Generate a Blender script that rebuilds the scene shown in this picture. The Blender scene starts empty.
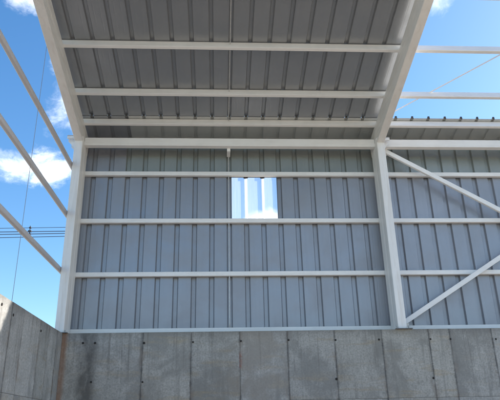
import bpy, bmesh, math, random
from mathutils import Vector, Matrix
random.seed(7)
scene = bpy.context.scene
C = scene.collection
H = 3.0                      # height of the concrete wall top above the floor
P = 0.28                     # rib pitch of the metal sheets
SL = 0.25                   # roof slope
SUN = Vector((1.6, 0.606, 1.0)).normalized()

# ------------------------------------------------------------------ node helpers
class NT:
    def __init__(s, tree): s.t = tree; s.n = tree.nodes; s.l = tree.links; s.n.clear()
    def node(s, typ, **kw):
        n = s.n.new(typ)
        for k, v in kw.items(): setattr(n, k, v)
        return n
    def put(s, sock, v):
        if isinstance(v, bpy.types.NodeSocket): s.l.new(v, sock)
        elif isinstance(v, (tuple, list)) and len(v) == 3 and sock.type == 'RGBA': sock.default_value = (*v, 1)
        else: sock.default_value = v
    def math(s, op, a, b=0.0, c=0.0, clamp=False):
        n = s.node('ShaderNodeMath', operation=op, use_clamp=clamp)
        for i, v in enumerate((a, b, c)): s.put(n.inputs[i], v)
        return n.outputs[0]
    def vmath(s, op, a, b=(0, 0, 0)):
        n = s.node('ShaderNodeVectorMath', operation=op)
        s.put(n.inputs[0], a); s.put(n.inputs[1], b)
        return n.outputs['Value'] if op in ('DOT_PRODUCT', 'LENGTH') else n.outputs[0]
    def ramp(s, v, a, b, lo=0.0, hi=1.0):
        n = s.node('ShaderNodeMapRange', interpolation_type='SMOOTHSTEP')
        s.put(n.inputs[0], v); n.inputs[1].default_value = a; n.inputs[2].default_value = b
        n.inputs[3].default_value = lo; n.inputs[4].default_value = hi
        return n.outputs[0]
    def noise(s, vec, scale, detail=4.0, rough=0.55, dist=0.0):
        n = s.node('ShaderNodeTexNoise')
        s.put(n.inputs['Vector'], vec); n.inputs['Scale'].default_value = scale
        n.inputs['Detail'].default_value = detail; n.inputs['Roughness'].default_value = rough
        n.inputs['Distortion'].default_value = dist
        return n.outputs['Fac']
    def mul(s, vec, sc): return s.vmath('MULTIPLY', vec, sc)
    def mix(s, f, a, b, blend='MIX'):
        n = s.node('ShaderNodeMix', data_type='RGBA', blend_type=blend)
        s.put(n.inputs[0], f); s.put(n.inputs[6], a); s.put(n.inputs[7], b)
        return n.outputs[2]
    def bump(s, h, strength, dist, normal=None):
        n = s.node('ShaderNodeBump'); n.inputs['Strength'].default_value = strength
        n.inputs['Distance'].default_value = dist; s.put(n.inputs['Height'], h)
        if normal is not None: s.put(n.inputs['Normal'], normal)
        return n.outputs[0]

def material(name):
    m = bpy.data.materials.new(name); m.use_nodes = True
    t = NT(m.node_tree)
    out = t.node('ShaderNodeOutputMaterial'); b = t.node('ShaderNodeBsdfPrincipled')
    t.l.new(b.outputs[0], out.inputs[0])
    return m, t, b, out

def objco(t): return t.node('ShaderNodeTexCoord').outputs['Object']

def mat_paint(name, col, dirt, rough=0.45, dirt_amt=0.5, axis='Z', metallic=0.0):
    m, t, b, _ = material(name)
    co = objco(t)
    sc = {'X': (0.7, 9, 9), 'Y': (9, 0.7, 9), 'Z': (9, 9, 0.7)}[axis]
    streak = t.noise(t.mul(co, sc), 2.2, 6, 0.65, 0.4)
    blot = t.noise(co, 3.0, 5, 0.6)
    fine = t.noise(co, 60, 3, 0.6)
    f = t.math('MULTIPLY', t.ramp(streak, 0.46, 0.72), dirt_amt)
    c = t.mix(f, col, dirt)
    c = t.mix(t.ramp(blot, 0.35, 0.7, 0.0, 0.22), c, tuple(x * 0.72 for x in col))
    spot = t.math('MULTIPLY', t.ramp(t.noise(co, 34, 4, 0.7), 0.66, 0.74), t.ramp(t.noise(co, 2.4, 3, 0.5), 0.45, 0.62))
    c = t.mix(t.math('MULTIPLY', spot, 0.55), c, (0.30, 0.17, 0.10))
    t.put(b.inputs['Base Color'], c)
    t.put(b.inputs['Roughness'], t.ramp(fine, 0.2, 0.8, rough - 0.08, rough + 0.12))
    b.inputs['Metallic'].default_value = metallic
    t.put(b.inputs['Normal'], t.bump(blot, 0.05, 0.002))
    return m

def mat_sheet(name, col, along, metallic=0.55, rough=0.36):
    """galvanised sheet; 'along' = axis the ribs run in"""
    m, t, b, _ = material(name)
    co = objco(t)
    sc = (26, 26, 0.8) if along == 'Z' else (26, 0.8, 26)
    streak = t.noise(t.mul(co, sc), 1.0, 5, 0.6)
    cross = t.noise(t.mul(co, (1.2, 1.2, 9) if along == 'Z' else (1.2, 9, 1.2)), 6.0, 3, 0.6)
    blot = t.noise(co, 1.7, 5, 0.6, 0.6)
    spang = t.node('ShaderNodeTexVoronoi'); spang.inputs['Scale'].default_value = 90
    t.put(spang.inputs['Vector'], co)
    sp = t.node('ShaderNodeSeparateColor'); t.put(sp.inputs[0], spang.outputs['Color'])
    c = t.mix(t.ramp(streak, 0.3, 0.75, 0, 0.14), col, tuple(x * 0.75 for x in col))
    c = t.mix(t.ramp(blot, 0.4, 0.75, 0, 0.25), c, tuple(x * y for x, y in zip(col, (0.85, 0.84, 0.82))))
    c = t.mix(t.math('MULTIPLY', sp.outputs[0], 0.05), c, (0.6, 0.62, 0.63))
    t.put(b.inputs['Base Color'], c)
    b.inputs['Metallic'].default_value = metallic
    t.put(b.inputs['Roughness'], t.math('ADD', t.ramp(blot, 0.3, 0.7, rough - 0.05, rough + 0.08), t.math('MULTIPLY', sp.outputs[1], 0.05)))
    hgt = t.math('ADD', t.math('MULTIPLY', cross, 0.5), t.math('MULTIPLY', blot, 1.0))
    t.put(b.inputs['Normal'], t.bump(hgt, 0.05, 0.008))
    return m

def mat_concrete(name, kind):
    m, t, b, _ = material(name)
    co = objco(t)
    sep = t.node('ShaderNodeSeparateXYZ'); t.put(sep.inputs[0], co)
    X, Y, Z = sep.outputs
    at = t.node('ShaderNodeVertexColor', layer_name='panel')
    ts = t.node('ShaderNodeSeparateColor'); t.put(ts.inputs[0], at.outputs[0])
    uv = t.node('ShaderNodeUVMap', uv_map='seam').outputs[0]
    us = t.node('ShaderNodeSeparateXYZ'); t.put(us.inputs[0], uv)
    off = t.vmath('ADD', co, t.mul(at.outputs[0], (9.0, 9.0, 9.0)))     # pours differ from panel to panel
    n1 = t.noise(off, 1.5, 8, 0.62, 0.8)
    n2 = t.noise(t.mul(off, (1, 1, 0.7)), 5.5, 8, 0.70, 0.2)
    n3 = t.noise(co, 42, 5, 0.7)
    n4 = t.noise(off, 15, 7, 0.74, 0.3)
    vst = t.noise(t.mul(off, (6.0, 6.0, 0.55)), 1.7, 6, 0.62, 0.25)
    fst = t.noise(t.mul(off, (30.0, 30.0, 1.2)), 1.5, 4, 0.6, 0.2)
    hst = t.noise(t.mul(off, (0.8, 0.8, 5.0)), 1.8, 5, 0.6, 0.4)
    base = (0.425, 0.412, 0.382) if kind == 'back' else (0.43, 0.43, 0.415)
    def tn(k): return tuple(x * k for x in base)
    c = t.mix(t.ramp(n1, 0.40, 0.60), base, tn(0.66))
    c = t.mix(t.ramp(n2, 0.52, 0.70, 0, 0.6), c, tn(1.3))
    c = t.mix(t.ramp(n2, 0.46, 0.32, 0, 0.7 if kind == 'back' else 0.35), c, tn(0.55))
    c = t.mix(t.ramp(n4, 0.54, 0.68, 0, 0.6 if kind == 'back' else 0.3), c, tn(0.55))
    c = t.mix(t.ramp(n4, 0.40, 0.26, 0, 0.25), c, tn(1.25))
    c = t.mix(t.ramp(hst, 0.52, 0.70, 0, 0.60), c, (0.37, 0.305, 0.215))
    c = t.mix(t.ramp(vst, 0.53, 0.70, 0, 0.6), c, tn(0.50))
    c = t.mix(t.ramp(fst, 0.52, 0.72, 0, 0.45), c, tn(0.58))
    c = t.mix(t.ramp(n3, 0.38, 0.66, 0, 0.6), c, tn(0.52))
    # tone of the pour
    g = t.node('ShaderNodeHueSaturation'); t.put(g.inputs['Color'], c)
    t.put(g.inputs['Value'], t.ramp(ts.outputs[1], 0, 1, 0.94, 1.07)); g.inputs['Hue'].default_value = 0.5
    t.put(g.inputs['Saturation'], t.ramp(ts.outputs[2], 0, 1, 0.7, 1.25))
    c = g.outputs[0]
    # grout leaks along the form seams
    wob = t.math('MULTIPLY', t.math('SUBTRACT', t.noise(t.mul(co, (3, 3, 6)), 5.0, 6, 0.7), 0.25), 0.050)
    d = t.math('SUBTRACT', us.outputs[0], wob)
    seam = t.math('MULTIPLY', t.ramp(d, -0.014, 0.016, 1, 0), t.ramp(t.noise(t.mul(co, (2, 2, 3)), 2.0, 4, 0.6), 0.32, 0.6, 0.25, 1.0))
    c = t.mix(t.math('MULTIPLY', seam, 0.75 if kind == 'back' else 0.55), c, (0.085, 0.082, 0.08))
    # damp and dust under the top edge
    run = t.math('MULTIPLY', t.ramp(t.noise(t.mul(co, (13, 13, 0.35)), 1.6, 5, 0.6, 0.1), 0.54, 0.68), t.ramp(Z, H - 1.0, H - 0.05, 0.1, 1))
    c = t.mix(t.math('MULTIPLY', run, 0.45), c, (0.13, 0.115, 0.10))
    halo = t.math('MULTIPLY', t.ramp(us.outputs[0], 0.0, 0.09, 1, 0), t.ramp(t.noise(t.mul(co, (3, 3, 1.2)), 3.0, 5, 0.6), 0.48, 0.66))
    c = t.mix(t.math('MULTIPLY', halo, 0.5), c, (0.20, 0.15, 0.115))
    top = t.ramp(t.math('ADD', Z, t.math('MULTIPLY', n2, 0.22)), H - 0.09, H + 0.10, 0, 1)
    c = t.mix(t.math('MULTIPLY', top, 0.55), c, (0.12, 0.115, 0.11))
    if kind == 'back':
        # dark run-off stain under the pair of tie holes, rust in the corner, red paint mark
        nx = t.math('MULTIPLY', t.math('SUBTRACT', n2, 0.5), 0.16)
        ax = t.math('ABSOLUTE', t.math('ADD', t.math('SUBTRACT', X, -1.98), nx))
        st = t.math('MULTIPLY', t.ramp(ax, 0.05, 0.17, 1, 0), t.ramp(n2, 0.30, 0.60, 0.25, 1))
        c = t.mix(t.math('MULTIPLY', st, 0.85), c, (0.10, 0.095, 0.088))
        cx = t.math('ADD', X, t.math('MULTIPLY', nx, 0.5))
        ru = t.math('MULTIPLY', t.ramp(cx, -2.32, -2.25, 1, 0), t.ramp(n2, 0.25, 0.6, 0.35, 1))
        c = t.mix(t.math('MULTIPLY', ru, 0.70), c, (0.27, 0.125, 0.06))
        pm = t.math('MULTIPLY', t.ramp(t.math('ABSOLUTE', t.math('SUBTRACT', X, 0.135)), 0.012, 0.03, 1, 0),
                    t.ramp(t.math('ABSOLUTE', t.math('SUBTRACT', Z, H - 0.47)), 0.06, 0.15, 1, 0))
        c = t.mix(t.math('MULTIPLY', pm, t.ramp(n3, 0.35, 0.65, 0, 0.7)), c, (0.33, 0.11, 0.08))
        bl = t.math('MULTIPLY', t.ramp(t.math('ABSOLUTE', t.math('SUBTRACT', X, 0.30)), 0.25, 0.6, 1, 0), t.ramp(n1, 0.45, 0.6))
        c = t.mix(t.math('MULTIPLY', bl, 0.20), c, (0.36, 0.28, 0.20))
    t.put(b.inputs['Base Color'], c)
    b.inputs['Roughness'].default_value = 0.88
    pits = t.node('ShaderNodeTexVoronoi'); pits.inputs['Scale'].default_value = 26; t.put(pits.inputs['Vector'], off)
    pit = t.ramp(pits.outputs['Distance'], 0.06, 0.16, 0, 1)
    hgt = t.math('ADD', t.math('MULTIPLY', n3, 0.35), t.math('ADD', n2, t.math('MULTIPLY', pit, 0.4)))
    t.put(b.inputs['Normal'], t.bump(hgt, 0.45, 0.010))
    return m

def mat_plain(name, col, rough=0.6, metallic=0.0):
    m, t, b, _ = material(name)
    n = t.noise(objco(t), 25, 4, 0.6)
    t.put(b.inputs['Base Color'], t.mix(t.ramp(n, 0.3, 0.7, 0, 0.4), col, tuple(x * 0.6 for x in col)))
    b.inputs['Roughness'].default_value = rough; b.inputs['Metallic'].default_value = metallic
    return m

def mat_clear(name, haze):
    m, t, b, out = material(name)
    t.n.remove(b)
    tr = t.node('ShaderNodeBsdfTransparent'); tr.inputs[0].default_value = (0.95, 0.97, 0.99, 1)
    df = t.node('ShaderNodeBsdfTranslucent'); df.inputs[0].default_value = (0.9, 0.92, 0.94, 1)
    gl = t.node('ShaderNodeBsdfGlossy'); gl.inputs['Roughness'].default_value = 0.08
    co = objco(t)
    streak = t.noise(t.mul(co, (30, 30, 1.5)), 1.2, 4, 0.6)
    m1 = t.node('ShaderNodeMixShader'); t.put(m1.inputs[0], t.ramp(streak, 0.3, 0.8, haze * 0.9, min(1, haze * 1.1)))
    t.l.new(tr.outputs[0], m1.inputs[1]); t.l.new(df.outputs[0], m1.inputs[2])
    fr = t.node('ShaderNodeFresnel'); fr.inputs[0].default_value = 1.5
    m2 = t.node('ShaderNodeMixShader'); t.put(m2.inputs[0], fr.outputs[0])
    t.l.new(m1.outputs[0], m2.inputs[1]); t.l.new(gl.outputs[0], m2.inputs[2])
    t.l.new(m2.outputs[0], out.inputs[0])
    return m

STEEL_X = mat_paint('white_primed_steel_lengthwise', (0.84, 0.835, 0.82), (0.64, 0.60, 0.55), 0.40, 0.25, 'X')
STEEL_Y = mat_paint('white_primed_steel_sloping', (0.80, 0.79, 0.765), (0.60, 0.53, 0.47), 0.42, 0.35, 'Y')
STEEL_G = mat_paint('grey_primed_steel', (0.47, 0.445, 0.45), (0.38, 0.34, 0.34), 0.34, 0.2, 'Y')
STEEL_Z = mat_paint('white_primed_steel_upright', (0.83, 0.82, 0.80), (0.60, 0.54, 0.48), 0.40, 0.45, 'Z')
BOLT = mat_plain('bolt_steel', (0.30, 0.30, 0.30), 0.4, 0.6)
WALLSHEET = mat_sheet('blue_grey_wall_sheet', (0.318, 0.330, 0.362), 'Z')
GREENSHEET = mat_sheet('green_grey_wall_sheet', (0.31, 0.335, 0.325), 'Z')
GREENROOF = mat_sheet('green_grey_roof_sheet', (0.57, 0.59, 0.585), 'Y')
ROOFSHEET = mat_sheet('galvanised_roof_sheet', (0.345, 0.36, 0.378), 'Y')
CONC_B = mat_concrete('grey_concrete_face', 'back')
CONC_L = mat_concrete('pale_concrete_face', 'left')
PLATE = mat_plain('dark_plate_steel', (0.13, 0.13, 0.135), 0.6)
RIBSHADE = mat_plain('dark_rib_shade', (0.085, 0.09, 0.092), 0.9)  # near-black that stands for the shade inside the open roof ribs
HOLE = mat_plain('dark_tie_hole', (0.025, 0.022, 0.02), 0.9)
CLEAR = mat_clear('clear_plastic_sheet', 0.32)
CLEARRIB = mat_clear('clear_plastic_rib', 0.7)
WIRE = mat_plain('dark_cable', (0.06, 0.065, 0.08), 0.6)
RODDK = mat_plain('grey_rod', (0.30, 0.30, 0.32), 0.5)
RODMID = mat_plain('galvanised_rod', (0.62, 0.62, 0.61), 0.35, 0.3)
ROD, _t, _b, _o = material('white_rod_paint'); _b.inputs['Base Color'].default_value = (0.82, 0.82, 0.81, 1); _b.inputs['Roughness'].default_value = 0.4
SIDE, _t, _b, _o = material('smooth_grey_tube')
_t.put(_b.inputs['Base Color'], _t.mix(_t.ramp(_t.noise(objco(_t), 0.8, 3, 0.5), 0.3, 0.7), (0.58, 0.565, 0.575), (0.50, 0.48, 0.485)))
_b.inputs['Roughness'].default_value = 0.32

# ------------------------------------------------------------------ mesh builder
class MB:
    def __init__(s): s.v = []; s.f = []; s.mi = []
    def add(s, vs, fs, mi=0):
        o = len(s.v); s.v += [Vector(x) for x in vs]
        s.f += [tuple(o + i for i in f) for f in fs]; s.mi += [mi] * len(fs)
    def box(s, x0, x1, y0, y1, z0, z1, mi=0):
        s.add([(x, y, z) for x in (x0, x1) for y in (y0, y1) for z in (z0, z1)],
              [(0, 1, 3, 2), (4, 6, 7, 5), (0, 4, 5, 1), (2, 3, 7, 6), (0, 2, 6, 4), (1, 5, 7, 3)], mi)
    def sweep(s, prof, p0, p1, a, b, mi=0):
        """closed outline prof [(u,v)] swept from p0 to p1, u along a, v along b"""
        p0, p1, a, b = map(Vector, (p0, p1, a, b)); n = len(prof)
        k = max(1, math.ceil((p1 - p0).length / 0.5))        # short faces: long slivers shade badly
        vs = [p0.lerp(p1, j / k) + a * u + b * w for j in range(k + 1) for u, w in prof]
        fs = [(j * n + i, j * n + (i + 1) % n, (j + 1) * n + (i + 1) % n, (j + 1) * n + i) for j in range(k) for i in range(n)]
        s.add(vs, fs + [tuple(range(n - 1, -1, -1)), tuple(range(k * n, (k + 1) * n))], mi)
    def tube(s, pts, r, n=10, mi=0):
        pts = [Vector(p) for p in pts]; vs = []; fs = []
        if len(pts) == 2:
            k = max(1, math.ceil((pts[1] - pts[0]).length / 0.12)); pts = [pts[0].lerp(pts[1], j / k) for j in range(k + 1)]
        for i, p in enumerate(pts):
            d = (pts[min(i + 1, len(pts) - 1)] - pts[max(i - 1, 0)]).normalized()
            a = d.cross(Vector((0.13, 0.2, 1)) if abs(d.z) < 0.9 else Vector((1, 0, 0))).normalized(); b = d.cross(a)
            vs += [p + (a * math.cos(k * 2 * math.pi / n) + b * math.sin(k * 2 * math.pi / n)) * r for k in range(n)]
        for i in range(len(pts) - 1):
            for k in range(n):
                fs.append((i * n + k, i * n + (k + 1) % n, (i + 1) * n + (k + 1) % n, (i + 1) * n + k))
        fs += [tuple(range(n - 1, -1, -1)), tuple(range((len(pts) - 1) * n, len(pts) * n))]
        s.add(vs, fs, mi)
    def build(s, name, mat, parent=None, base=None, bevel=0, solid=0, smooth=False):
        base = Vector(base) if base is not None else (BASES[parent.name])
        me = bpy.data.meshes.new(name)
        me.from_pydata([tuple(v - base) for v in s.v], [], s.f)
        for mm in (mat if isinstance(mat, list) else [mat]): me.materials.append(mm)
        for p, i in zip(me.polygons, s.mi): p.material_index = i; p.use_smooth = smooth
        bm = bmesh.new(); bm.from_mesh(me); bmesh.ops.recalc_face_normals(bm, faces=bm.faces); bm.to_mesh(me); bm.free()
        o = bpy.data.objects.new(name, me); C.objects.link(o)
        if parent is not None: o.parent = parent
        else: o.location = base + Vector((0, 0, H)); BASES[o.name] = base
        if bevel:
            b = o.modifiers.new('bevel', 'BEVEL'); b.width = bevel; b.segments = 2; b.limit_method = 'ANGLE'
        if solid:
            b = o.modifiers.new('thickness', 'SOLIDIFY'); b.thickness = solid; b.offset = 0
        return o
BASES = {}
def thing(name, label, cat, base, group=None):
    o = bpy.data.objects.new(name, None); C.objects.link(o); o.empty_display_size = 0.2
    o.location = Vector(base) + Vector((0, 0, H)); BASES[o.name] = Vector(base)
    return tag(o, label, cat, group)
def tag(o, label, cat, group=None):
    o['label'] = label; o['category'] = cat
    if group: o['group'] = group
    return o

def cprof(h, w, lip=0.018, t=0.004, r=0.006):
    """lipped channel: u across the web (0..h), v along the flanges (0 = web outer face)"""
    q = 0.3 * r
    return [(r, 0), (h - r, 0), (h - q, q), (h, r), (h, w - r), (h - q, w - q), (h - r, w), (h - lip, w), (h - lip, w - t), (h - t, w - t), (h - t, t),
            (t, t), (t, w - t), (lip, w - t), (lip, w), (r, w), (q, w - q), (0, w - r), (0, r), (q, q)]
def rprof(h, w, r=0.006):
    q = 0.3 * r
    return [(r, 0), (h - r, 0), (h - q, q), (h, r), (h, w - r), (h - q, w - q), (h - r, w), (r, w), (q, w - q), (0, w - r), (0, r), (q, q)]

# ------------------------------------------------------------------ ground
g = MB()
g.box(-400, 400, -400, 400, -0.3, 0.0)
gm, gt, gb, _ = material('sandy_earth')
gco = objco(gt)
gc = gt.mix(gt.ramp(gt.noise(gco, 0.35, 8, 0.6), 0.35, 0.65), (0.46, 0.38, 0.29), (0.36, 0.30, 0.23))
gc = gt.mix(gt.ramp(gt.noise(gco, 14, 6, 0.7), 0.4, 0.75, 0, 0.5), gc, (0.22, 0.19, 0.16))
gt.put(gb.inputs['Base Color'], gc); gb.inputs['Roughness'].default_value = 0.95
gt.put(gb.inputs['Normal'], gt.bump(gt.noise(gco, 20, 6, 0.7), 0.6, 0.03))
o = g.build('ground', gm, base=(0, 0, 0)); o.location = (0, 0, 0); o['kind'] = 'structure'

# ------------------------------------------------------------------ concrete walls
ZT = -0.07; YB = -0.48; XL = -2.355
def panel_wall(name, horiz, cuts, zcuts, face, mat, other, gap=0.0035):
    """formwork panels with open seams; horiz 'X' (faces -Y at y=face) or 'Y' (faces +X at x=face)"""
    mb = MB(); info = []
    for zi in range(len(zcuts) - 1):
        for i in range(len(cuts) - 1):
            a0, a1 = cuts[i] + gap / 2, cuts[i + 1] - gap / 2
            z0, z1 = zcuts[zi] + (gap / 2 if zi else 0), zcuts[zi + 1] - (gap / 2 if zi < len(zcuts) - 2 else 0)
            d = random.uniform(0, 0.006)
            tone = (random.random(), random.random(), random.random())
            k = len(mb.f)
            if horiz == 'X': mb.box(a0, a1, face + d, face + 0.02, z0, z1)
            else: mb.box(face - 0.02, face - d, a0, a1, z0, z1)
            for q in range(6): info.append((tone, a0, a1, z0, z1))
    k0 = len(mb.f)
    a0, a1 = cuts[0], cuts[-1]
    if horiz == 'X': mb.box(a0, a1, face + 0.017, other, zcuts[0], zcuts[-1] - 0.003)
    else: mb.box(other, face - 0.017, a0, a1, zcuts[0], zcuts[-1] - 0.003)
    for q in range(6): info.append(((0.5, 0.45, 0.5), -99, 99, -99, 99))
    o = mb.build(name, mat, base=((0, YB, -H) if horiz == 'X' else (XL, 0, -H)))
    me = o.data
    ca = me.color_attributes.new('panel', 'FLOAT_COLOR', 'CORNER')
    uv = me.uv_layers.new(name='seam')
    bs = BASES[o.name]
    for p in me.polygons:
        tone, a0, a1, z0, z1 = info[p.index]
        for li in p.loop_indices:
            ca.data[li].color = (*tone, 1)
    # the front faces get a denser grid so the seam distance is exact
    bm = bmesh.new(); bm.from_mesh(me)
    ul = bm.loops.layers.uv['seam']
    fr = [f for f in bm.faces if (abs(f.normal.y) > 0.9 if horiz == 'X' else abs(f.normal.x) > 0.9) and f.index < k0]
    ed = [e for f in fr for e in f.edges if abs((e.verts[0].co - e.verts[1].co).z) < 1e-6]
    bmesh.ops.subdivide_edges(bm, edges=list(set(ed)), cuts=1, use_grid_fill=False)
    for f in bm.faces:
        xs = [(l.vert.co + bs).x if horiz == 'X' else (l.vert.co + bs).y for l in f.loops]
        for l in f.loops:
            h = (l.vert.co + bs).x if horiz == 'X' else (l.vert.co + bs).y
            dist = 0.5
            if len(cuts) > 2:
                best = min(abs(h - c) for c in cuts)
                dist = best
            l[ul].uv = (dist, 0)
    bm.to_mesh(me); bm.free()
    return o
cx = [-2.62, -1.237, -0.559, 0.128, 0.805, 1.486, 2.174, 2.863, 3.174, 3.80, 4.49, 5.18, 5.87, 6.56, 7.25, 7.7]
bw = panel_wall('concrete_wall', 'X', cx, [-H, -1.011, ZT], YB, CONC_B, 0.12)
tag(bw, 'long grey stained concrete wall under the metal cladding', 'wall')
def holes(parent, pts, face, axis):
    for a, z in pts:
        m = MB(); n = 14; r = 0.015 * random.uniform(0.85, 1.2)
        if axis == 'X': m.tube([(a, face - 0.002, z), (a, face + 0.02, z)], r, n)
        else: m.tube([(face + 0.002, a, z), (face - 0.02, a, z)], r, n)
        m.build('tie_hole', HOLE, parent)
holes(bw, [(-2.065, -0.207), (-1.899, -0.209), (-1.911, -0.731), (-1.219, -0.218), (-0.534, -0.214), (0.144, -0.208), (0.823, -0.203),
           (1.498, -0.212), (2.129, -0.213), (2.883, -0.216), (3.178, -0.219), (3.85, -0.228), (4.51, -0.22), (5.2, -0.21),
           (-1.215, -0.742), (1.47, -0.746), (2.85, -0.755)], YB, 'X')
cy = [-14.0, -13.35, -12.7, -12.0, -11.3, -10.6, -9.9, -9.2, -8.5, -7.8, -7.1, -6.4, -5.7, -5.0, -4.3, -3.64, -3.1, -2.565, -2.17, -1.525, -1.13, -0.74, -0.33, YB + 0.019]
cy = [c for c in cy if c < -0.6] + [YB - 0.004]
lw = panel_wall('concrete_wall', 'Y', cy, [-H, -0.985, ZT], XL, CONC_L, -2.66)
tag(lw, 'pale concrete side wall on the left running towards the viewer', 'wall')
holes(lw, [(-2.88, -0.16), (-2.52, -0.2), (-1.49, -0.2)], XL, 'Y')

# ------------------------------------------------------------------ columns
def c_pair(parent, name, mat, x0, x1, p, q, depth_dir, depth, gap=0.006):
    """two lipped channels, lips facing each other, making a box of width x0..x1"""
    w = depth / 2 - gap / 2
    pr = cprof(x1 - x0, w, lip=0.03, t=0.005, r=0.009)
    dd = Vector(depth_dir)
    m = MB(); m.sweep(pr, Vector((x0, 0, 0)) + Vector(p), Vector((x0, 0, 0)) + Vector(q), (1, 0, 0), dd); m.build(name, mat, parent)
    e = dd * depth
    m = MB(); m.sweep(pr, Vector((x0, 0, 0)) + Vector(p) + e, Vector((x0, 0, 0)) + Vector(q) + e, (1, 0, 0), -dd); m.build(name, mat, parent)
def column(xc, out, label):
    t = thing('steel_column', label, 'column', (xc, -0.27, ZT), 'white steel columns of the wall frame')
    x0, x1 = xc - 0.065, xc + 0.065
    c_pair(t, 'channel', STEEL_Z, x0, x1, (0, -0.45, ZT + 0.012), (0, -0.45, 3.03), (0, 1, 0), 0.36)
    m = MB(); m.box(x0 - 0.05, x1 + 0.065, -0.515, -0.06, ZT, ZT + 0.011)
    m.build('base_plate', PLATE, t, bevel=0.002)
    for sx in (-1, 1):
        m = MB(); m.tube([(xc + sx * 0.085, -0.47, ZT + 0.011), (xc + sx * 0.085, -0.47, ZT + 0.045)], 0.009, 8)
        m.build('anchor_bolt', BOLT, t)
    xa, xb = (x0 - 0.115, x1 + 0.012) if out < 0 else (x0 - 0.012, x1 + 0.085)
    m = MB(); m.box(xa, xb, -0.475, -0.455, 3.02, 3.075); m.box(xa, xb, -0.475, -0.452, 3.066, 3.078)
    m.build('cap_plate', STEEL_Z, t, bevel=0.002)
    m = MB()
    e, w = (xa + 0.004, x0 - 0.002) if out < 0 else (xb - 0.004, x1 + 0.002)
    pr = [(0, 0), (e - w, 0), (e - w, -0.05), (0, -0.16)]
    m.sweep(pr, (w, -0.40, 3.05), (w, -0.39, 3.05), (1, 0, 0), (0, 0, 1))
    m.sweep(pr, (w, -0.20, 3.05), (w, -0.19, 3.05), (1, 0, 0), (0, 0, 1))
    m.build('gusset', STEEL_Z, t)
    return t
column(-2.42, -1, 'white steel column in the left corner where the two concrete walls meet')
column(2.505, 1, 'white steel column between the roofed bay and the cross braced bay')
column(7.43, 1, 'white steel column at the far right end of the cross braced bay')

# ------------------------------------------------------------------ roof beams
UP = Vector((0, SL, 1)).normalized(); ALONG = Vector((0, -1, SL)).normalized()
def zb(y): return 2.875 - SL * y
def zs(y): return 3.305 - SL * y
def rafter(xc, label):
    t = thing('roof_beam', label, 'roof beam', (xc, -0.25, zb(-0.25)), 'sloping steel roof beams')
    x0, x1 = xc - 0.062, xc + 0.062
    dep = 0.335 / math.sqrt(1 + SL * SL)
    c_pair(t, 'channel', STEEL_Y, x0, x1, (0, -0.07, zb(-0.07)), (0, -5.0, zb(-5.0)), UP, dep)
    m = MB()
    for yy in (-0.47, -1.13, -2.0, -2.88, -3.76, -4.64):
        m.box(x0 + 0.03, x1 - 0.03, yy + 0.052, yy + 0.058, zb(yy) + 0.325, zb(yy) + 0.44)
    m.build('purlin_cleat', STEEL_G, t)
    return t
rafter(-2.42, 'sloping steel roof beam at the open left end of the roof')
rafter(2.505, 'sloping steel roof beam along the right edge of the roof sheets')
rafter(7.43, 'sloping steel roof beam at the far right end of the open bay')

# ------------------------------------------------------------------ purlins
PH, PW = 0.108, 0.055
for i, (yy, lab) in enumerate([
        (-0.435, 'lowest roof purlin just above the eave beam'),
        (-1.085, 'second roof purlin up from the eave beam'),
        (-1.97, 'third roof purlin up and the topmost one in view'),
        (-2.84, 'fourth roof purlin up from the eave beam'),
        (-3.73, 'fifth roof purlin up from the eave beam'),
        (-4.62, 'roof purlin next to the ridge')]):
    m = MB()
    top = Vector((0, yy, zs(yy) - 0.004))
    p0 = Vector((-2.50, 0, 0)) + top - UP * PH + ALONG * 0.0
    p1 = Vector((7.52, 0, 0)) + top - UP * PH
    # web faces the viewer, flanges point back down the slope
    m.sweep(cprof(PH, PW, 0.018, 0.003, 0.006), p0, p1, UP, -ALONG)
    o = m.build('roof_purlin', STEEL_X, base=p0); tag(o, lab, 'purlin', 'steel roof purlins')

# ------------------------------------------------------------------ girts, sill, eave beams
GH, GW = 0.072, 0.07
for z, lab in ((0.881, 'lowest wall girt across the blue grey cladding'),
               (1.759, 'wall girt along the bottom edge of the window'),
               (2.59, 'top wall girt along the upper edge of the window')):
    m = MB()
    m.sweep(cprof(GH, GW, 0.016, 0.003, 0.007), (-2.50, -GW - 0.004, z - GH / 2), (7.52, -GW - 0.004, z - GH / 2), (0, 0, 1), (0, 1, 0))
    o = m.build('wall_girt', STEEL_X, base=(-2.5, -0.07, z)); tag(o, lab, 'girt', 'steel wall girts across the cladding')
m = MB()
pr = [(0, 0), (0.080, 0), (0.080, 0.004), (0.004, 0.004), (0.004, 0.07), (0, 0.07)]
m.sweep(pr, (-2.5, -0.074, -0.030), (7.52, -0.074, -0.030), (0, 0, 1), (0, 1, 0))
o = m.build('sill_angle', STEEL_X, base=(-2.5, -0.074, -0.04)); tag(o, 'white steel sill angle between the cladding and the concrete wall top', 'sill angle')
for xa, xb, lab in ((-2.355, 2.44, 'white eave beam over the window between the two left columns'),
                    (2.57, 7.365, 'white eave beam above the cross braced bay')):
    t = thing('eave_beam', lab, 'beam', (xa, -0.28, 2.975), 'eave beams')
    for q in (0, 1):
        m = MB()
        y0 = -0.333 if q == 0 else -0.225
        m.sweep(cprof(0.14, 0.052, 0.03, 0.004, 0.008), (xa + 0.001, y0, 2.972), (xb - 0.001, y0, 2.972), (0, 0, 1), (0, 1, 0) if q == 0 else (0, -1, 0))
        m.build('channel', STEEL_X, t)

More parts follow.
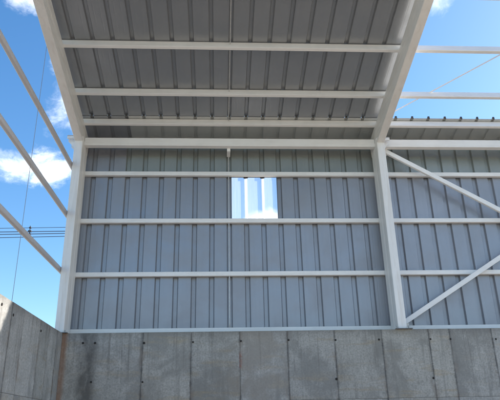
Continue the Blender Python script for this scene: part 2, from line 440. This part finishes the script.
# ------------------------------------------------------------------ wall cladding
RD = 0.033
STIFF = 0.0007
def ribprof(k0, k1, start=True, end=True, RD=0.037, a=0.043, b=0.027):
    """outline x, depth for pitches k0..k1; a rib is centred on every k"""
    pts = []
    for k in range(k0, k1 + 1):
        c = k * P
        r = [(c - a, 0), (c - b, RD), (c + b, RD), (c + a, 0)]
        if k == k0 and not start: r = r[3:]
        if k == k1 and not end: r = r[:1]
        pts += r
        if k < k1:   # two shallow stiffeners in the pan
            for q in (0.095, 0.185): pts += [(c + q - 0.009, 0), (c + q, STIFF), (c + q + 0.009, 0)]
    return pts
def sheet(mb, pts, y, z0, z1, mi=0):
    n = len(pts)
    mb.add([(x, y + d, z0) for x, d in pts] + [(x, y + d, z1) for x, d in pts], [(i, i + 1, n + i + 1, n + i) for i in range(n - 1)], mi)
wc = thing('wall_cladding', 'blue grey ribbed metal wall cladding behind the white girts', 'cladding', (-2.55, 0, -0.04))
ztop = 3.29
ZL = 2.60
def cut(k0, k1, z0, z1, y, mat):
    m = MB(); sheet(m, ribprof(k0, k1), y, z0, z1); m.build('cladding_sheet', mat, wc, solid=0.0012)
for j, k in enumerate([-9, -5, -1, 3, 7, 11, 15, 19, 23]):
    m = MB(); y = 0.0 if j % 2 == 0 else 0.0026
    if k == -1:
        sheet(m, ribprof(-1, 0), y, -0.038, ZL)
        sheet(m, ribprof(0, 3, start=False), y, -0.038, 1.80)
    else:
        sheet(m, ribprof(k, k + 4), y, -0.038, ZL)
    m.build('cladding_sheet', WALLSHEET, wc, solid=0.0012)
cut(-9, -6, 2.56, ztop, 0.0065, WALLSHEET)
for j, k in enumerate([-6, -2, 2, 6, 10, 14, 18, 22]):
    cut(k, k + 4 if k < 22 else 27, 2.552, ztop, 0.0052 if j % 2 == 0 else 0.0079, GREENSHEET)
# window
t = MB()
prw = ribprof(0, 3, start=False, end=False, RD=0.03, a=0.022, b=0.010)
for i in range(len(prw) - 1):
    mi = 1 if (prw[i][1] > 0.01 or prw[i + 1][1] > 0.01) else 0
    (xa, da), (xb, db) = prw[i], prw[i + 1]
    t.add([(xa, 0.006 + da, 1.77), (xb, 0.006 + db, 1.77), (xb, 0.006 + db, 2.582), (xa, 0.006 + da, 2.582)], [(0, 1, 2, 3)], mi)
wo = t.build('window', [CLEAR, CLEARRIB], wc)
for k in (1, 2):
    t = MB(); t.box(k * P - 0.034, k * P + 0.034, -0.004, 0.004, 2.535, 2.553)
    t.build('foam_or_rib_shade', HOLE, wc)

# ------------------------------------------------------------------ roof sheets
rc = thing('roof_covering', 'galvanised ribbed metal roof sheets over the roofed bay', 'roof', (-2.52, 0.15, zs(0.15)))
def rsheet(mb, k0, k1, ya, yb, lift, rd=0.036, a=0.034, b=0.020):
    pts = ribprof(k0, k1, RD=rd, a=a, b=b); n = len(pts)
    vs = [(x, y, zs(y) + d + lift) for y in (ya, yb) for x, d in pts]
    mb.add(vs, [(i, i + 1, n + i + 1, n + i) for i in range(n - 1)])
rows = [(-9, -6), (-6, -2), (-2, 2), (2, 6), (6, 10), (10, 14), (14, 18), (18, 22), (22, 27)]
for j, (k, k1) in enumerate(rows):
    lift = 0.0 if j % 2 == 0 else 0.0028
    m = MB(); rsheet(m, k, k1, 0.17, -0.492, lift, 0.024, 0.027, 0.016)
    m.build('lower_roof_sheet', GREENROOF if j else ROOFSHEET, rc, solid=0.0012)
for j, (k, k1) in enumerate([(-9, -6), (-6, -3), (-3, 0), (0, 3), (3, 6), (6, 9)]):
    lift = 0.0 if j % 2 == 0 else 0.0028
    m = MB(); rsheet(m, k, k1, -0.445, -5.05, lift + 0.0075)
    m.build('upper_roof_sheet', ROOFSHEET, rc, solid=0.0012)

for k in range(-8, 27):  # dark blocks stand in for the shade in the open rib ends
    m = MB(); a_, b_ = k * P - 0.016, k * P + 0.016
    m.add([(x, y, zs(y) + z) for x in (a_, b_) for y in (-0.506, -0.494) for z in (-0.007, 0.031)],
          [(0, 1, 3, 2), (4, 6, 7, 5), (0, 4, 5, 1), (2, 3, 7, 6), (0, 2, 6, 4), (1, 5, 7, 3)])
    m.build('foam_or_rib_shade', RIBSHADE, rc)
m = MB(); m.box(-2.52, 7.55, 0.046, 0.051, 3.20, 3.335)  # strip added to block light coming through the rib gaps at the eave
m.build('eave_light_block', GREENROOF, rc)

# ------------------------------------------------------------------ rods and braces
t = thing('sag_rod', 'thin white vertical sag rod beside the window tying the wall girts', 'rod', (-0.002, -0.115, -0.03))
m = MB(); m.tube([(-0.006, -0.048, 0.0), (-0.006, -0.048, 2.98)], 0.0075, 10); m.build('rod', RODMID, t, smooth=True)
m = MB(); m.box(-0.034, 0.022, -0.25, -0.03, 2.915, 2.971); m.build('bracket', STEEL_X, t, bevel=0.003)
m = MB()
ys = [-0.47, -4.9]
m.tube([(-0.01, y, zs(y) - 0.055) for y in ys], 0.0062, 10)
o = m.build('sag_rod', RODMID, base=(-0.01, -0.47, zs(-0.47) - 0.11), smooth=True); tag(o, 'thin white sag rod running up under the roof sheets across the purlins', 'rod')
def brace(p, q, y, label):
    p, q = Vector((p[0], y, p[1])), Vector((q[0], y, q[1]))
    d = (q - p).normalized(); n = Vector((0, 1, 0)).cross(d).normalized()
    t = thing('cross_brace', label, 'brace', p, 'diagonal wall braces of the right bay')
    m = MB(); m.sweep(rprof(0.074, 0.05, 0.006), p - n * 0.037 + Vector((0, -0.025, 0)), q - n * 0.037 + Vector((0, -0.025, 0)), n, (0, 1, 0)); m.build('tube', STEEL_X, t)
    for e, s in ((p, 1), (q, -1)):
        m = MB(); m.sweep(rprof(0.13, 0.008, 0.002), e - n * 0.065 - d * 0.05 * s + Vector((0, 0.026, 0)), e - n * 0.065 + d * 0.10 * s + Vector((0, 0.026, 0)), n, (0, 1, 0)); m.build('end_plate', STEEL_X, t)
brace((2.60, 2.967), (7.37, 0.12), -0.215, 'diagonal brace running down to the right from the column top')
brace((2.60, 0.061), (7.37, 2.94), -0.155, 'diagonal brace rising to the right from the column foot')
m = MB(); m.tube([(2.60, -0.545, 3.43), (7.36, -4.93, 4.45)], 0.010, 10)
o = m.build('tie_rod', ROD, base=(2.6, -0.545, 3.43), smooth=True); tag(o, 'thin diagonal tie rod against the sky in the unroofed right bay', 'rod')

# left side frame
for z, lab in ((0.873, 'lowest of the three side girts against the sky on the left'),
               (1.762, 'middle of the three side girts against the sky on the left'),
               (2.588, 'highest of the three side girts against the sky on the left')):
    m = MB()
    rr, hh, ww = 0.026, 0.080, 0.060; pr = []
    for cxx, cyy, a0 in ((hh - rr, rr, -90), (hh - rr, ww - rr, 0), (rr, ww - rr, 90), (rr, rr, 180)):
        for q in range(6):
            an = math.radians(a0 + q * 18); pr.append((cxx + rr * math.cos(an), cyy + rr * math.sin(an)))
    m.sweep(pr, (-2.4865, -0.20, z - 0.040), (-2.4865, -13.5, z - 0.040), (0, 0, 1), (-1, 0, 0))
    o = m.build('side_girt', SIDE, base=(-2.53, -0.2, z), smooth=True); tag(o, lab, 'girt', 'open side girts on the left')
m = MB(); m.tube([(-2.518, -2.165, ZT - 0.01), (-2.518, -2.165, 3.78)], 0.0030, 8)
o = m.build('sag_rod', RODDK, base=(-2.535, -2.165, ZT), smooth=True); tag(o, 'thin dark upright rod crossing the open side girts on the left', 'rod')

# ------------------------------------------------------------------ power lines
wires = [(7.26, 7.300, 0.011), (7.085, 7.115, 0.016), (6.967, 7.010, 0.016), (6.817, 6.873, 0.014)]
names = ['thin topmost power line beyond the left side', 'second power line from the top beyond the left side',
         'third power line from the top beyond the left side', 'lowest power line beyond the left side']
for (za, zc, r), lab in zip(wires, names):
    m = MB(); pts = []
    for i in range(-24, 25):
        x = -8.5 + i * 2.0
        s = (zc - za) / 2.9
        pts.append((x, 16.0, za + s * (x + 9.9) + 0.00035 * (x + 8.5) ** 2))
    m.tube(pts, r, 6)
    o = m.build('power_line', WIRE, base=(-8.5, 16.0, za), smooth=True); tag(o, lab, 'power line', 'power lines beyond the left side')
t = thing('cable_spacer', 'small dark spacer clamped on the power lines', 'cable spacer', (-8.6, 16, 6.99))
m = MB(); m.tube([(-8.6, 15.97, 6.96), (-8.6, 15.97, 7.36)], 0.022, 8); m.build('rod', WIRE, t)
for w_, za, zc in ((0.07, 7.07, 7.15), (0.05, 7.25, 7.30), (0.06, 6.96, 7.01)):
    m = MB(); m.box(-8.6 - w_, -8.6 + w_, 15.93, 16.03, za, zc); m.build('clamp', WIRE, t, bevel=0.01)

# ------------------------------------------------------------------ camera
v = [572.1412, 0.384583, -0.021988, 0.0596463, -0.177489, -8.747136, -1.402291]
f, tl, rl, yw = v[:4]
fw = Vector((math.sin(yw) * math.cos(tl), math.cos(yw) * math.cos(tl), math.sin(tl)))
rt = Vector((math.cos(yw), -math.sin(yw), 0)); up = rt.cross(fw)
c, s = math.cos(rl), math.sin(rl)
r2 = rt * c + up * s; u2 = rt * -s + up * c
cam = bpy.data.cameras.new('camera'); co = bpy.data.objects.new('camera', cam); C.objects.link(co)
M = Matrix.Identity(4)
for i in range(3): M[i][0] = r2[i]; M[i][1] = u2[i]; M[i][2] = -fw[i]
M[0][3], M[1][3], M[2][3] = v[4], v[5], v[6] + H
co.matrix_world = M
cam.sensor_width = 36; cam.lens = 36 * f / 500; cam.clip_end = 2000; cam.clip_start = 0.05
scene.camera = co

# ------------------------------------------------------------------ sun and sky
sd = bpy.data.lights.new('sun', 'SUN'); so = bpy.data.objects.new('sun', sd); C.objects.link(so)
sd.energy = 4.0; sd.angle = math.radians(0.53); sd.color = (1.0, 0.93, 0.83)
so.rotation_euler = SUN.to_track_quat('Z', 'Y').to_euler(); so.location = (12, 5, 14)
w = bpy.data.worlds.new('World'); scene.world = w; w.use_nodes = True
t = NT(w.node_tree)
out = t.node('ShaderNodeOutputWorld'); bg = t.node('ShaderNodeBackground'); t.l.new(bg.outputs[0], out.inputs[0])
sky = t.node('ShaderNodeTexSky', sky_type='NISHITA'); sky.sun_disc = False
sky.sun_elevation = math.asin(SUN.z); sky.sun_rotation = math.atan2(SUN.x, SUN.y)
sky.air_density = 1.0; sky.dust_density = 0.6; sky.ozone_density = 1.4
D = t.vmath('NORMALIZE', t.node('ShaderNodeTexCoord').outputs['Generated'])
warp = t.node('ShaderNodeTexNoise'); t.put(warp.inputs['Vector'], D); warp.inputs['Scale'].default_value = 14; warp.inputs['Detail'].default_value = 4
DW = t.vmath('ADD', D, t.mul(t.vmath('SUBTRACT', warp.outputs['Color'], (0.5, 0.5, 0.5)), (0.05, 0.05, 0.05)))
nA = t.noise(t.mul(DW, (1, 1, 1.6)), 13.0, 10, 0.62, 0.0)
nB = t.noise(t.mul(DW, (1, 1, 1.4)), 42.0, 8, 0.62, 0.2)
nn = t.math('SUBTRACT', t.math('ADD', t.math('MULTIPLY', nA, 0.62), t.math('MULTIPLY', nB, 0.38)), 0.5)
mask = None
def blob(cdir, rx, ry, dens, k=2.6, soft=0.9):
    global mask
    cd = Vector(cdir).normalized(); a = cd.cross(Vector((0, 0, 1))).normalized(); b = a.cross(cd)
    q = t.vmath('SUBTRACT', D, tuple(cd))
    x = t.math('DIVIDE', t.vmath('DOT_PRODUCT', q, tuple(a)), rx)
    y = t.math('DIVIDE', t.vmath('DOT_PRODUCT', q, tuple(b)), ry)
    z = t.math('MULTIPLY', t.vmath('DOT_PRODUCT', q, tuple(cd)), 8.0)
    r = t.math('SQRT', t.math('ADD', t.math('ADD', t.math('MULTIPLY', x, x), t.math('MULTIPLY', y, y)), t.math('MULTIPLY', z, z)))
    e = t.math('ADD', t.math('SUBTRACT', 1.0, r), t.math('MULTIPLY', nn, k))
    mk = t.math('MULTIPLY', t.ramp(e, 0.0, soft), dens)
    mask = mk if mask is None else t.math('MAXIMUM', mask, mk)
blob((-0.272, 0.8634, 0.4063), 0.060, 0.040, 1.0, 3.4, 1.2)
blob((-0.330, 0.855, 0.4040), 0.080, 0.030, 0.85, 3.4, 1.6)
blob((-0.2500, 0.8239, 0.4950), 0.036, 0.072, 0.75, 3.8, 1.9)
blob((-0.2607, 0.7923, 0.5516), 0.012, 0.018, 0.40, 5.0, 1.5)
blob((-0.3000, 0.7226, 0.6290), 0.045, 0.022, 0.6, 5.0, 1.8)
blob((0.3488, 0.7026, 0.6300), 0.034, 0.030, 0.35, 5.0, 1.7)
blob((0.0900, 0.9332, 0.3380), 0.046, 0.030, 1.0, 1.3, 0.6)
blob((-0.75, 0.30, 0.45), 0.22, 0.08, 0.9)
blob((-0.55, -0.6, 0.40), 0.30, 0.10, 0.9)
blob((0.3, -0.8, 0.35), 0.35, 0.10, 0.9)
blob((0.8, -0.45, 0.45), 0.25, 0.10, 0.8)
hs = t.node('ShaderNodeHueSaturation'); hs.inputs['Saturation'].default_value = 1.3; t.l.new(sky.outputs[0], hs.inputs['Color'])
cl = t.mix(t.ramp(nA, 0.38, 0.62), (6.6, 6.9, 7.4), (9.0, 9.1, 9.2))
t.put(bg.inputs['Color'], t.mix(mask, hs.outputs[0], cl))
bg.inputs['Strength'].default_value = 0.12
scene.view_settings.view_transform = 'Standard'; scene.view_settings.look = 'None'
scene.view_settings.gamma = 1.0; scene.view_settings.use_curve_mapping = False
scene.view_settings.exposure = 1.15
scene.cycles.max_bounces = 10; scene.cycles.diffuse_bounces = 6; scene.cycles.glossy_bounces = 5
scene.cycles.transparent_max_bounces = 12
scene.cycles.use_denoising = True; scene.cycles.denoising_input_passes = 'RGB_ALBEDO'
